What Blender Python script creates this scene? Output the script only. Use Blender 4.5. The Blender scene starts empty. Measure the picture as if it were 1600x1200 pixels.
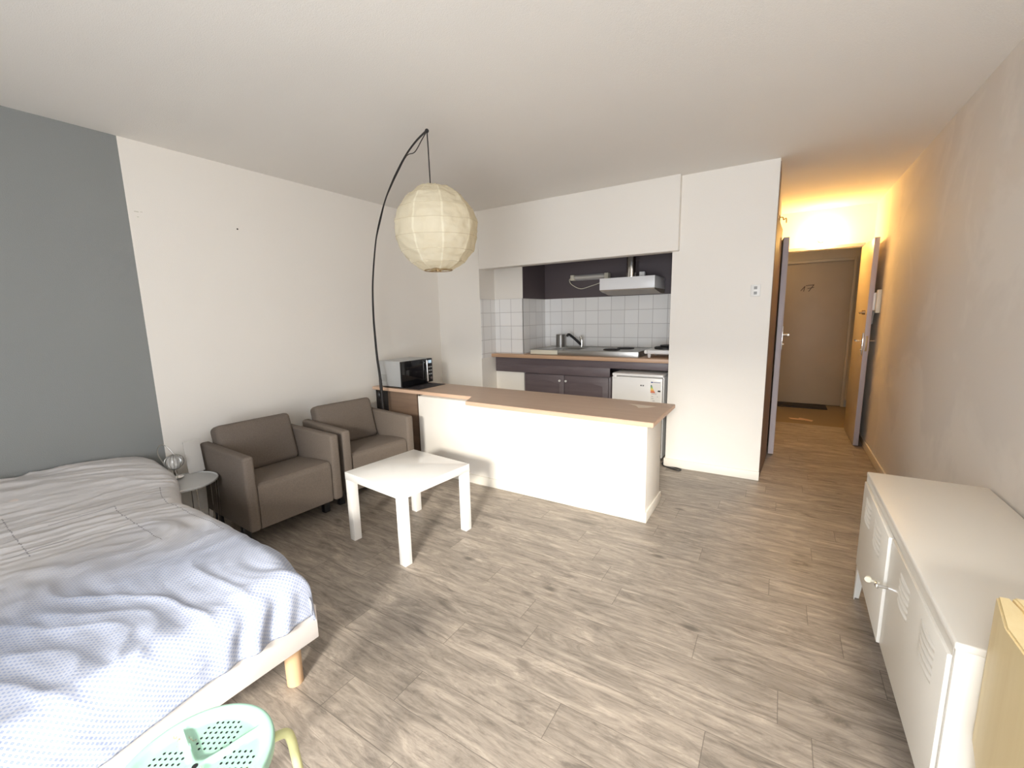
import bpy, bmesh, math, random
from mathutils import Vector, Matrix, noise
random.seed(7)
R = math.radians
C = bpy.context.scene.collection
sc = bpy.context.scene

# ---------------------------------------------------------------- camera, world, lights, exposure
cam_d = bpy.data.cameras.new('camera')
cam = bpy.data.objects.new('camera', cam_d); C.objects.link(cam); sc.camera = cam
cam_d.sensor_width = 36.0; cam_d.lens = 668.68 / 1600 * 36; cam_d.clip_start = 0.02
rt = Vector((0.84776235, 0.52991286, -0.02216677)); up = Vector((-0.06482915, 0.14501449, 0.98730339)); fw = Vector((-0.52639926, 0.83556158, -0.15729162))
M = Matrix((rt, up, -fw)).transposed().to_4x4(); M.translation = Vector((3.42114, 0.0, 1.3917))
cam.matrix_world = M

sc.view_settings.view_transform = 'Standard'; sc.view_settings.look = 'None'
sc.view_settings.gamma = 1.0; sc.view_settings.use_curve_mapping = False
sc.view_settings.exposure = 0.10
sc.cycles.diffuse_bounces = 8; sc.cycles.max_bounces = 12

w = bpy.data.worlds.new('world'); sc.world = w; w.use_nodes = True
bg = w.node_tree.nodes['Background']; bg.inputs[0].default_value = (0.62, 0.76, 1.0, 1); bg.inputs[1].default_value = 3.0

def area(name, loc, target, sx, sy, power, col):
    d = bpy.data.lights.new(name, 'AREA'); d.shape = 'RECTANGLE'; d.size = sx; d.size_y = sy; d.energy = power; d.color = col
    o = bpy.data.objects.new(name, d); C.objects.link(o); o.location = loc
    o.rotation_euler = (Vector(target) - Vector(loc)).to_track_quat('-Z', 'Y').to_euler(); return o
# daylight of the wide balcony window behind the viewer, and the sun thrown back by the bright facade across the street
area('window_daylight', (3.46, -1.76, 1.08), (2.6, 3.0, 1.0), 1.38, 1.95, 118, (0.92, 0.955, 1.0))
area('sunlit_facade', (4.5, -4.6, 2.75), (2.0, 2.75, 0.4), 0.9, 0.55, 780, (1.0, 0.94, 0.83))

# ---------------------------------------------------------------- materials
def mat(name, col, rough=0.6, metal=0.0, bump=0.0, bscale=200.0, spec=0.5, var=0.0, vscale=3.0, emit=None, es=0.0, trans=0.0):
    m = bpy.data.materials.new(name); m.use_nodes = True; nt = m.node_tree; b = nt.nodes['Principled BSDF']
    b.inputs['Base Color'].default_value = (*col, 1); b.inputs['Roughness'].default_value = rough; b.inputs['Metallic'].default_value = metal
    b.inputs['Specular IOR Level'].default_value = spec
    if trans: b.inputs['Transmission Weight'].default_value = trans
    if emit: b.inputs['Emission Color'].default_value = (*emit, 1); b.inputs['Emission Strength'].default_value = es
    tc = nt.nodes.new('ShaderNodeTexCoord')
    if bump:
        n = nt.nodes.new('ShaderNodeTexNoise'); n.inputs['Scale'].default_value = bscale; n.inputs['Detail'].default_value = 3
        nt.links.new(tc.outputs['Object'], n.inputs['Vector'])
        bp = nt.nodes.new('ShaderNodeBump'); bp.inputs['Strength'].default_value = bump; bp.inputs['Distance'].default_value = 0.002
        nt.links.new(n.outputs['Fac'], bp.inputs['Height']); nt.links.new(bp.outputs['Normal'], b.inputs['Normal'])
    if var:
        n = nt.nodes.new('ShaderNodeTexNoise'); n.inputs['Scale'].default_value = vscale; n.inputs['Detail'].default_value = 4
        nt.links.new(tc.outputs['Object'], n.inputs['Vector'])
        mx = nt.nodes.new('ShaderNodeMix'); mx.data_type = 'RGBA'
        mx.inputs['A'].default_value = (*[c * (1 - var) for c in col], 1); mx.inputs['B'].default_value = (*[min(1, c * (1 + var)) for c in col], 1)
        nt.links.new(n.outputs['Fac'], mx.inputs['Factor']); nt.links.new(mx.outputs['Result'], b.inputs['Base Color'])
    return m

class NT:
    """small helper to write node graphs"""
    def __init__(s, m): s.t = m.node_tree; s.b = s.t.nodes['Principled BSDF']
    def n(s, typ, **kw):
        x = s.t.nodes.new('ShaderNode' + typ)
        for k, v in kw.items():
            if hasattr(x, k): setattr(x, k, v)
        return x
    def l(s, a, b): s.t.links.new(a, b)
    def math(s, op, a, b=None, c=None, clamp=False):
        x = s.n('Math', operation=op); x.use_clamp = clamp
        for i, v in enumerate((a, b, c)):
            if v is None: continue
            if isinstance(v, (int, float)): x.inputs[i].default_value = v
            else: s.l(v, x.inputs[i])
        return x.outputs[0]
    def mix(s, f, a, b):
        x = s.n('Mix'); x.data_type = 'RGBA'
        for k, v in (('Factor', f), ('A', a), ('B', b)):
            if isinstance(v, (int, float)): x.inputs[k].default_value = v
            elif isinstance(v, tuple): x.inputs[k].default_value = (*v, 1)
            else: s.l(v, x.inputs[k])
        return x.outputs['Result']
    def comb(s, x, y, z):
        c = s.n('CombineXYZ')
        for i, v in enumerate((x, y, z)):
            if isinstance(v, (int, float)): c.inputs[i].default_value = v
            else: s.l(v, c.inputs[i])
        return c.outputs[0]
    def noise(s, vec, scale, detail=3, rough=0.5, dist=0.0):
        x = s.n('TexNoise'); x.inputs['Scale'].default_value = scale; x.inputs['Detail'].default_value = detail
        x.inputs['Roughness'].default_value = rough; x.inputs['Distortion'].default_value = dist; s.l(vec, x.inputs['Vector']); return x.outputs['Fac']
    def ramp(s, f, *stops):
        r = s.n('ValToRGB'); e = r.color_ramp.elements
        while len(e) < len(stops): e.new(0.5)
        for k, (p, c) in enumerate(stops):
            e[k].position = p; e[k].color = (*c, 1) if isinstance(c, tuple) else (c, c, c, 1)
        s.l(f, r.inputs[0]); return r.outputs[0]
    def bump(s, h, strength=0.3, dist=0.002):
        b = s.n('Bump'); b.inputs['Strength'].default_value = strength; b.inputs['Distance'].default_value = dist
        s.l(h, b.inputs['Height']); s.l(b.outputs[0], s.b.inputs['Normal'])

# painted roughcast walls
WALL = mat('wall_paint', (0.82, 0.785, 0.725), 0.85, bump=0.4, bscale=230, var=0.02, vscale=1.3)
WALLG = mat('grey_paint', (0.245, 0.255, 0.25), 0.85, bump=0.55, bscale=260, var=0.04, vscale=2)
CEIL = mat('ceiling_paint', (0.80, 0.775, 0.73), 0.9, bump=0.6, bscale=220, var=0.03, vscale=1)
TRIM = mat('trim_paint', (0.80, 0.76, 0.68), 0.45)
DARKP = mat('dark_taupe_paint', (0.095, 0.074, 0.078), 0.55, bump=0.2)
# right wall with patched plaster
WALLR = mat('patched_wall_paint', (0.74, 0.70, 0.64), 0.8)
q = NT(WALLR); tc = q.n('TexCoord'); ob = tc.outputs['Object']
big = q.noise(ob, 1.1, 5, 0.62, 0.6); fine = q.noise(ob, 240, 2)
f = q.ramp(big, (0.46, 0.0), (0.54, 1.0))
q.l(q.mix(f, (0.79, 0.745, 0.69), (0.73, 0.685, 0.635)), q.b.inputs['Base Color'])
q.l(q.ramp(big, (0.46, 0.9), (0.54, 0.72)), q.b.inputs['Roughness'])
q.bump(q.math('ADD', q.math('MULTIPLY', fine, 0.5), q.math('MULTIPLY', f, 0.5)), 0.45, 0.002)

# vinyl plank floor
def floor_mat(name, tint, PW=0.1525, PL=1.02):
    m = mat(name, (0.4, 0.36, 0.3), 0.42); q = NT(m); tc = q.n('TexCoord')
    sp = q.n('SeparateXYZ'); q.l(tc.outputs['Object'], sp.inputs[0]); X, Y = sp.outputs[0], sp.outputs[1]
    yy = q.math('ADD', Y, 1.0 + 0.918 % PW - PW)
    yy = q.math('DIVIDE', q.math('SUBTRACT', Y, 0.918 - 20 * PW), PW); row = q.math('FLOOR', yy); fy = q.math('FRACT', yy)
    off = q.math('FRACT', q.math('MULTIPLY', q.math('SINE', q.math('MULTIPLY', row, 12.9898)), 43.758))
    xx = q.math('ADD', q.math('DIVIDE', X, PL), off); xx = q.math('ADD', xx, 20.0); colm = q.math('FLOOR', xx); fx = q.math('FRACT', xx)
    wn = q.n('TexWhiteNoise'); wn.noise_dimensions = '2D'; q.l(q.comb(row, colm, 0.0), wn.inputs['Vector']); rnd = wn.outputs['Value']
    vec = q.comb(q.math('ADD', q.math('MULTIPLY', X, 1.0), q.math('MULTIPLY', rnd, 37.0)), q.math('MULTIPLY', Y, 4.6), q.math('MULTIPLY', rnd, 11.0))
    g1 = q.noise(vec, 3.0, 9, 0.72, 1.3)
    vec2 = q.comb(q.math('ADD', X, q.math('MULTIPLY', rnd, 19.0)), q.math('MULTIPLY', Y, 9.0), 0.0)
    g2 = q.noise(vec2, 6.0, 7, 0.75, 1.0)
    # knots
    v3 = q.comb(q.math('ADD', q.math('MULTIPLY', X, 1.7), q.math('MULTIPLY', rnd, 5.0)), q.math('ADD', q.math('MULTIPLY', Y, 3.4), rnd), 0.0)
    vo = q.n('TexVoronoi'); vo.inputs['Scale'].default_value = 1.5; q.l(v3, vo.inputs['Vector'])
    kn = q.ramp(q.math('ADD', vo.outputs['Distance'], q.math('MULTIPLY', q.math('SUBTRACT', g2, 0.5), 0.10)), (0.04, 1.0), (0.13, 0.0))
    col = q.ramp(g1, (0.32, tuple(c * 0.42 for c in tint)), (0.44, tuple(c * 0.80 for c in tint)), (0.54, tint), (0.70, tuple(min(1, c * 1.45) for c in tint)))
    col = q.mix(q.ramp(g2, (0.36, 0.75), (0.52, 0.0)), col, tuple(c * 0.48 for c in tint))
    col = q.mix(q.math('MULTIPLY', kn, 0.9), col, tuple(c * 0.33 for c in tint))
    br = q.n('HueSaturation'); q.l(col, br.inputs['Color']); q.l(q.math('ADD', 0.93, q.math('MULTIPLY', rnd, 0.16)), br.inputs['Value'])
    e1 = q.math('LESS_THAN', q.math('MINIMUM', fy, q.math('SUBTRACT', 1.0, fy)), 0.008)
    e2 = q.math('LESS_THAN', q.math('MINIMUM', fx, q.math('SUBTRACT', 1.0, fx)), 0.0014)
    ed = q.math('MAXIMUM', e1, e2)
    q.l(q.mix(q.math('MULTIPLY', ed, 0.6), br.outputs[0], tuple(c * 0.25 for c in tint)), q.b.inputs['Base Color'])
    q.l(q.math('ADD', 0.36, q.math('MULTIPLY', g2, 0.2)), q.b.inputs['Roughness'])
    q.bump(q.math('SUBTRACT', g2, ed), 0.25, 0.0008)
    return m
FLOOR = floor_mat('vinyl_planks', (0.355, 0.305, 0.255))
FLOOR2 = mat('landing_floor', (0.22, 0.16, 0.09), 0.5, var=0.1)

# white square tiles
TILE = mat('white_tiles', (0.78, 0.77, 0.74), 0.18)
q = NT(TILE); tc = q.n('TexCoord'); sp = q.n('SeparateXYZ'); q.l(tc.outputs['Object'], sp.inputs[0])
u = q.math('ADD', q.math('DIVIDE', q.math('ADD', q.math('ADD', sp.outputs[0], sp.outputs[1]), 0.02), 0.151), 10.0); v = q.math('ADD', q.math('DIVIDE', q.math('SUBTRACT', sp.outputs[2], 1.58), 0.151), 20.0)
fu = q.math('FRACT', u); fv = q.math('FRACT', v)
ed = q.math('MINIMUM', q.math('MINIMUM', fu, q.math('SUBTRACT', 1.0, fu)), q.math('MINIMUM', fv, q.math('SUBTRACT', 1.0, fv)))
g = q.ramp(ed, (0.012, 1.0), (0.022, 0.0))
wn = q.n('TexWhiteNoise'); wn.noise_dimensions = '2D'; q.l(q.comb(q.math('FLOOR', u), q.math('FLOOR', v), 0.0), wn.inputs['Vector'])
base = q.mix(wn.outputs['Value'], (0.80, 0.79, 0.765), (0.85, 0.84, 0.815))
q.l(q.mix(g, base, (0.50, 0.48, 0.46)), q.b.inputs['Base Color']); q.l(q.math('ADD', 0.15, q.math('MULTIPLY', g, 0.6)), q.b.inputs['Roughness'])
q.bump(q.math('SUBTRACT', 1.0, g), 0.5, 0.001)

def wood_mat(name, c1, c2, rough=0.45, axis=0, sc_=1.0):
    m = mat(name, c1, rough); q = NT(m); tc = q.n('TexCoord'); mp = q.n('Mapping'); q.l(tc.outputs['Object'], mp.inputs[0])
    s = [14.0 * sc_] * 3; s[axis] = 1.3 * sc_; mp.inputs['Scale'].default_value = s
    g = q.noise(mp.outputs[0], 1.6, 5, 0.6, 0.6)
    q.l(q.mix(q.ramp(g, (0.32, 0.0), (0.68, 1.0)), c1, c2), q.b.inputs['Base Color']); q.bump(g, 0.08, 0.001); return m
BEECH = wood_mat('beech_laminate', (0.46, 0.325, 0.235), (0.51, 0.37, 0.275), 0.4)
BEECH_EDGE = wood_mat('beech_edge', (0.62, 0.42, 0.29), (0.68, 0.48, 0.35), 0.45)
KTOP = wood_mat('kitchen_worktop_wood', (0.48, 0.295, 0.18), (0.54, 0.345, 0.215), 0.4)
CHIP = wood_mat('chipboard_brown', (0.17, 0.11, 0.075), (0.21, 0.14, 0.095), 0.55)
PINE = wood_mat('pale_pine', (0.78, 0.63, 0.34), (0.83, 0.69, 0.40), 0.45, axis=2)
LEGW = wood_mat('birch_leg', (0.60, 0.39, 0.22), (0.66, 0.45, 0.27), 0.45, axis=2)
BROWNW = wood_mat('old_brown_wood', (0.17, 0.105, 0.075), (0.24, 0.16, 0.115), 0.6, axis=2)
DOORW = mat('aged_door_paint', (0.39, 0.31, 0.215), 0.5, bump=0.1, bscale=40, var=0.08, vscale=3)
DOORL = mat('mauve_grey_door_paint', (0.42, 0.37, 0.38), 0.45, var=0.05)
DOORF = mat('cream_door_face', (0.55, 0.45, 0.30), 0.35, var=0.06, vscale=4)
CABD = wood_mat('taupe_cabinet_front', (0.105, 0.080, 0.086), (0.135, 0.106, 0.112), 0.42, sc_=1.4)
LACK = mat('white_gloss_lacquer', (0.87, 0.86, 0.835), 0.06)
WHITE = mat('white_enamel', (0.80, 0.79, 0.77), 0.3)
CABW = mat('cream_white_metal', (0.80, 0.77, 0.70), 0.33)
BEDW = mat('white_bed_board', (0.80, 0.76, 0.73), 0.4)
BLACK = mat('black_plastic', (0.012, 0.012, 0.013), 0.35)
BLACKG = mat('black_glass', (0.006, 0.006, 0.007), 0.08)
BLACKM = mat('black_metal', (0.010, 0.008, 0.008), 0.55)
MATB = mat('black_mat', (0.018, 0.014, 0.016), 0.7, bump=0.3, bscale=500)
STEEL = mat('stainless_steel', (0.42, 0.41, 0.39), 0.33, 1.0, bump=0.05, bscale=300)
CHROME = mat('chrome', (0.75, 0.74, 0.72), 0.12, 1.0)
SILVER = mat('silver_painted_metal', (0.50, 0.51, 0.51), 0.38, 0.35)
BRASS = mat('old_brass', (0.35, 0.24, 0.12), 0.45, 0.6)
PLAST = mat('ivory_plastic', (0.66, 0.62, 0.50), 0.4)
WPLAST = mat('white_plastic', (0.80, 0.79, 0.76), 0.35)
GREYP = mat('grey_plastic', (0.32, 0.32, 0.31), 0.5)
GLASS = mat('clear_glass', (0.95, 0.97, 0.97), 0.05, trans=1.0)
FROST = mat('grey_frosted_tube', (0.55, 0.52, 0.47), 0.4)
MATTR = mat('mattress_ticking', (0.72, 0.66, 0.56), 0.8, bump=0.3, bscale=300)
PILLOW = mat('pillowcase_pink_white', (0.74, 0.66, 0.62), 0.85, bump=0.2)
SOFA = mat('taupe_felt', (0.160, 0.131, 0.108), 0.95, bump=0.7, bscale=300, spec=0.2, var=0.22, vscale=130)
YEL = mat('yellow_cream_tube_paint', (0.60, 0.60, 0.30), 0.35)
# mint green enamel with rust chips
MINT = mat('mint_enamel', (0.40, 0.68, 0.55), 0.3)
q = NT(MINT); tc = q.n('TexCoord'); n1 = q.noise(tc.outputs['Object'], 22, 6, 0.75); n2 = q.noise(tc.outputs['Object'], 5, 3)
f = q.math('MULTIPLY', q.ramp(n1, (0.60, 0.0), (0.64, 1.0)), q.ramp(n2, (0.50, 0.0), (0.56, 1.0)))
q.l(q.mix(f, q.mix(n2, (0.33, 0.62, 0.48), (0.46, 0.70, 0.59)), (0.42, 0.30, 0.20)), q.b.inputs['Base Color'])
DARKH = mat('dark_hole', (0.01, 0.012, 0.014), 0.9)
# lantern paper
PAPER = bpy.data.materials.new('lantern_paper'); PAPER.use_nodes = True
q = NT(PAPER); tc = q.n('TexCoord'); n1 = q.noise(tc.outputs['Object'], 9, 5, 0.6, 0.5); n2 = q.noise(tc.outputs['Object'], 90, 3)
uvp = q.n('UVMap'); spp = q.n('SeparateXYZ'); q.l(uvp.outputs[0], spp.inputs[0])
seam = q.math('ABSOLUTE', q.math('SUBTRACT', q.math('FRACT', q.math('ADD', q.math('MULTIPLY', spp.outputs[0], 9.0), q.math('MULTIPLY', q.math('SUBTRACT', n1, 0.5), 0.10))), 0.5))
seam = q.ramp(seam, (0.455, 0.0), (0.475, 1.0))
colr = q.mix(q.math('MULTIPLY', seam, 0.6), q.mix(n1, (0.72, 0.64, 0.46), (0.84, 0.78, 0.62)), (0.95, 0.90, 0.72))
q.b.inputs['Roughness'].default_value = 0.7; q.l(colr, q.b.inputs['Base Color']); q.bump(q.math('ADD', q.math('MULTIPLY', n1, 2.0), q.math('MULTIPLY', n2, 0.15)), 0.5, 0.006)
tr = q.n('BsdfTranslucent'); q.l(colr, tr.inputs[0]); ms = q.n('MixShader'); ms.inputs[0].default_value = 0.35
q.l(q.b.outputs[0], ms.inputs[1]); q.l(tr.outputs[0], ms.inputs[2]); q.l(ms.outputs[0], q.t.nodes['Material Output'].inputs[0])
# duvet cover: white cotton, blue lozenge print towards the foot, thin broken lines further up
DUVET = mat('printed_duvet_cotton', (0.7, 0.68, 0.68), 0.9)
q = NT(DUVET); uv = q.n('UVMap'); sp = q.n('SeparateXYZ'); q.l(uv.outputs[0], sp.inputs[0]); U, V = sp.outputs[0], sp.outputs[1]
P_ = 0.0155
a = q.math('DIVIDE', q.math('ADD', U, V), P_); b = q.math('DIVIDE', q.math('SUBTRACT', U, V), P_)
ca = q.math('ABSOLUTE', q.math('SUBTRACT', q.math('FRACT', q.math('ADD', a, 500.0)), 0.5)); cb = q.math('ABSOLUTE', q.math('SUBTRACT', q.math('FRACT', q.math('ADD', b, 500.0)), 0.5))
dm = q.math('MAXIMUM', ca, cb)
ring = q.math('MULTIPLY', q.ramp(dm, (0.20, 1.0), (0.29, 0.0)), q.ramp(dm, (0.05, 0.35), (0.10, 1.0)))
nz = q.noise(q.comb(U, V, 0.0), 2.2, 3)
band = q.ramp(q.math('ADD', U, q.math('MULTIPLY', q.math('SUBTRACT', nz, 0.5), 0.3)), (0.0, 0.0), (1.0, 0.0))
bandf = q.math('MULTIPLY', q.math('SUBTRACT', q.math('ADD', U, q.math('MULTIPLY', q.math('SUBTRACT', nz, 0.5), 0.5)), 1.05), 1.9, clamp=True)
colr = q.mix(q.math('MULTIPLY', ring, q.math('MULTIPLY', bandf, 0.6)), q.mix(bandf, (0.60, 0.585, 0.585), (0.42, 0.45, 0.53)), (0.13, 0.20, 0.42))  # ground colour also darkened towards the foot to offset the strong window light
def dline(v0, u0, u1):
    a1 = q.math('LESS_THAN', q.math('ABSOLUTE', q.math('SUBTRACT', V, v0)), 0.0022)
    a2 = q.math('MULTIPLY', q.math('GREATER_THAN', U, u0), q.math('LESS_THAN', U, u1))
    a3 = q.math('GREATER_THAN', q.math('FRACT', q.math('MULTIPLY', U, 55.0)), 0.35)
    return q.math('MULTIPLY', a1, q.math('MULTIPLY', a2, a3))
ln = None
for v0, u0, u1 in ((0.62, 0.72, 1.30), (0.80, 0.55, 1.42), (0.30, 0.5, 1.0)):
    d = dline(v0, u0, u1); ln = d if ln is None else q.math('MAXIMUM', ln, d)
def dline2(u0, v0, v1):
    return q.math('MULTIPLY', q.math('LESS_THAN', q.math('ABSOLUTE', q.math('SUBTRACT', U, u0)), 0.002), q.math('MULTIPLY', q.math('GREATER_THAN', V, v0), q.math('LESS_THAN', V, v1)))
for u0, v0, v1 in ((0.72, 0.40, 0.62), (0.95, 0.1, 0.42)): ln = q.math('MAXIMUM', ln, dline2(u0, v0, v1))
q.l(q.mix(q.math('MULTIPLY', ln, 0.7), colr, (0.16, 0.15, 0.17)), q.b.inputs['Base Color'])
cr = q.noise(q.comb(q.math('MULTIPLY', U, 3.0), V, 0.0), 16, 5, 0.65, 0.8); q.bump(cr, 0.55, 0.006)

# ---------------------------------------------------------------- mesh helpers
def finish(name, bm, m, parent=None, ang=35, smooth=True):
    me = bpy.data.meshes.new(name)
    bmesh.ops.recalc_face_normals(bm, faces=bm.faces) if smooth != 'keep' else None
    bm.to_mesh(me); bm.free()
    for k in (m if isinstance(m, (list, tuple)) else [m]): me.materials.append(k)
    if smooth:
        for p in me.polygons: p.use_smooth = True
        me.set_sharp_from_angle(angle=R(ang))
    o = bpy.data.objects.new(name, me); C.objects.link(o)
    if parent is not None: o.parent = parent
    return o
def box(bm, x0, x1, y0, y1, z0, z1, bev=0.0, seg=2, mi=0, mtx=None):
    r = bmesh.ops.create_cube(bm, size=1.0); vs = r['verts']
    for v in vs: v.co = Vector(((x0 + x1) / 2 + v.co.x * (x1 - x0), (y0 + y1) / 2 + v.co.y * (y1 - y0), (z0 + z1) / 2 + v.co.z * (z1 - z0)))
    fs = list({f for v in vs for f in v.link_faces})
    for f in fs: f.material_index = mi
    if bev:
        es = list({e for v in vs for e in v.link_edges})
        g = bmesh.ops.bevel(bm, geom=es, offset=bev, segments=seg, affect='EDGES', profile=0.5)
        vs = list({v for f in g['faces'] for v in f.verts} | {v for v in vs if v.is_valid})
        for f in g['faces']: f.material_index = mi
    if mtx is not None:
        for v in vs: v.co = mtx @ v.co
    return vs
def prism(bm, pts, h0, h1, axis='z', mi=0, bev=0.0):
    """polygon pts in the plane normal to axis, between h0 and h1"""
    def P(a, b, h): return {'z': (a, b, h), 'y': (a, h, b), 'x': (h, a, b)}[axis]
    v0 = [bm.verts.new(P(a, b, h0)) for a, b in pts]; v1 = [bm.verts.new(P(a, b, h1)) for a, b in pts]
    fs = [bm.faces.new(v0), bm.faces.new(list(reversed(v1)))]
    n = len(pts)
    for i in range(n): fs.append(bm.faces.new((v0[i], v1[i], v1[(i + 1) % n], v0[(i + 1) % n])))
    for f in fs: f.material_index = mi
    bmesh.ops.recalc_face_normals(bm, faces=fs)
    if bev: bmesh.ops.bevel(bm, geom=list({e for f in fs for e in f.edges}), offset=bev, segments=2, affect='EDGES')
    return v0 + v1
def cyl(bm, p0, p1, r0, r1=None, n=20, mi=0, caps=True):
    r1 = r0 if r1 is None else r1; p0 = Vector(p0); p1 = Vector(p1); d = p1 - p0
    g = bmesh.ops.create_cone(bm, cap_ends=caps, segments=n, radius1=r0, radius2=r1, depth=d.length)
    m = Matrix.Translation((p0 + p1) / 2) @ d.to_track_quat('Z', 'Y').to_matrix().to_4x4()
    for v in g['verts']: v.co = m @ v.co
    for f in {f for v in g['verts'] for f in v.link_faces}: f.material_index = mi
    return g['verts']
def lathe(bm, prof, n=32, c=(0, 0, 0), mi=0):
    rings = []
    for r, z in prof:
        if r < 1e-5: rings.append([bm.verts.new((c[0], c[1], c[2] + z))])
        else: rings.append([bm.verts.new((c[0] + r * math.cos(2 * math.pi * i / n), c[1] + r * math.sin(2 * math.pi * i / n), c[2] + z)) for i in range(n)])
    for a, b in zip(rings, rings[1:]):
        for i in range(n):
            j = (i + 1) % n
            if len(a) == 1 and len(b) == 1: continue
            if len(a) == 1: f = bm.faces.new((a[0], b[j], b[i]))
            elif len(b) == 1: f = bm.faces.new((a[i], a[j], b[0]))
            else: f = bm.faces.new((a[i], a[j], b[j], b[i]))
            f.material_index = mi
def smooth_path(pts, k=6):
    pts = [Vector(p) for p in pts]; out = []
    P = [2 * pts[0] - pts[1]] + pts + [2 * pts[-1] - pts[-2]]
    for i in range(1, len(P) - 2):
        a, b, c, d = P[i - 1:i + 3]
        for j in range(k):
            t = j / k
            out.append(0.5 * ((2 * b) + (c - a) * t + (2 * a - 5 * b + 4 * c - d) * t * t + (3 * b - a - 3 * c + d) * t ** 3))
    out.append(pts[-1]); return out
def tube(bm, pts, r, n=10, k=6, mi=0, rad=None):
    P = smooth_path(pts, k) if k > 1 else [Vector(p) for p in pts]
    up_ = Vector((0, 0, 1)); prev = None; rings = []
    for i, p in enumerate(P):
        t = (P[min(i + 1, len(P) - 1)] - P[max(i - 1, 0)]).normalized()
        if prev is None:
            a = t.cross(up_) if abs(t.z) < 0.95 else t.cross(Vector((1, 0, 0)))
            a.normalize()
        else: a = (prev - t * prev.dot(t)).normalized()
        prev = a; b = t.cross(a); rr = r if rad is None else rad(i / (len(P) - 1))
        rings.append([bm.verts.new(p + rr * (a * math.cos(2 * math.pi * j / n) + b * math.sin(2 * math.pi * j / n))) for j in range(n)])
    for A, B in zip(rings, rings[1:]):
        for j in range(n):
            f = bm.faces.new((A[j], A[(j + 1) % n], B[(j + 1) % n], B[j])); f.material_index = mi
    f = bm.faces.new(list(reversed(rings[0]))); f.material_index = mi
    f = bm.faces.new(rings[-1]); f.material_index = mi
def sph(bm, c, r, mi=0, u=20, v=12, s=(1, 1, 1)):
    g = bmesh.ops.create_uvsphere(bm, u_segments=u, v_segments=v, radius=r)
    for x in g['verts']: x.co = Vector((c[0] + x.co.x * s[0], c[1] + x.co.y * s[1], c[2] + x.co.z * s[2]))
    for f in {f for x in g['verts'] for f in x.link_faces}: f.material_index = mi
def B(): return bmesh.new()
def thing(name, label, cat, loc=(0, 0, 0), rz=0.0, group=None):
    o = bpy.data.objects.new(name, None); C.objects.link(o); o.location = loc; o.rotation_euler = (0, 0, rz); o.empty_display_size = 0.1
    o['label'] = label; o['category'] = cat
    if group: o['group'] = group
    return o
def tag(o, label, cat, group=None):
    o['label'] = label; o['category'] = cat
    if group: o['group'] = group
    return o
def struct(name, bm, m, smooth=True):
    o = finish(name, bm, m, smooth=smooth); o['kind'] = 'structure'; return o
def part(name, bm, m, parent, label=None, **k):
    o = finish(name, bm, m, parent, **k)
    if label: o['label'] = label
    return o
def bpart(name, parent, m, *a, bev=0.002, seg=2, label=None):
    bm = B(); box(bm, *a, bev=bev, seg=seg); return part(name, bm, m, parent, label)

# ---------------------------------------------------------------- room shell
H = 2.4986; D = 3.867; D2 = 3.929; W = 4.203; YF = -1.6; YE = 6.17; XH = 3.335
bm = B(); box(bm, -0.1, 4.3, YF - 0.1, 6.22, -0.08, 0.0); struct('floor', bm, FLOOR, False)
bm = B(); box(bm, 2.5, 5.0, 6.22, 7.75, -0.08, 0.0); struct('floor', bm, FLOOR2, False)
bm = B(); box(bm, -0.1, 4.3, YF - 0.1, 6.28, H, H + 0.1); struct('ceiling', bm, CEIL, False)
bm = B(); box(bm, 2.5, 5.0, 6.28, 7.75, 2.42, 2.52); struct('ceiling', bm, CEIL, False)
bm = B(); box(bm, -0.1, 0.0, 1.089, D + 0.95, 0, H); box(bm, -0.1, 0.0, YF, 1.089, 0, H, mi=1)
cyl(bm, (-0.002, 1.714, 2.062), (0.0012, 1.714, 2.062), 0.006, n=12, mi=2)
for y_, z_, dy_, dz_ in ((1.12, 2.075, 0.022, 0.005), (1.13, 2.045, 0.010, 0.004), (1.15, 2.078, 0.012, 0.003)): box(bm, -0.001, 0.0008, y_, y_ + dy_, z_, z_ + dz_, mi=3)
struct('wall_left', bm, [WALL, WALLG, BLACKM, mat('bare_plaster', (0.58, 0.56, 0.47), 0.9)])
bm = B()
box(bm, 0.0, 0.592, D, 4.76, 0, H)                       # left pier
box(bm, 0.592, 2.646, D, D + 0.13, 1.899, H, bev=0.004)            # header over the kitchen opening
box(bm, 2.589, XH, D2, D2 + 0.11, 0, H)                # right pier
box(bm, 0.592, 0.968, 4.157, 4.76, 0, H)                # boxed-in duct in the corner
box(bm, 0.592, 2.72, 4.68, 4.76, 0, H, mi=1)
box(bm, 2.62, 2.72, D2 + 0.11, 4.68, 0, H, mi=1)
box(bm, 0.968, 0.972, 4.157, 4.68, 1.58, H, mi=1)
struct('wall_back', bm, [WALL, DARKP])
bm = B(); box(bm, 0.592, 0.600, D + 0.004, 4.157, 0.93, 1.58); box(bm, 0.592, 0.975, 4.149, 4.157, 0.90, 1.58)
box(bm, 0.968, 0.976, 4.149, 4.68, 0.90, 1.58); box(bm, 0.968, 2.62, 4.672, 4.68, 0.90, 1.58); box(bm, 2.612, 2.62, 4.06, 4.68, 0.90, 1.58)
o = struct('trim_1', bm, TILE, False); o['label'] = 'white square kitchen wall tiles'
bm = B(); box(bm, W, W + 0.1, YF, 6.28, 0, H); struct('wall_right', bm, WALLR)
bm = B()
box(bm, XH - 0.1, XH, D2 + 0.11, 4.68, 0, H, mi=0); box(bm, XH - 0.1, XH, 4.68, 5.45, 2.06, H); box(bm, XH - 0.1, XH, 5.45, YE, 0, H)
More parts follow.
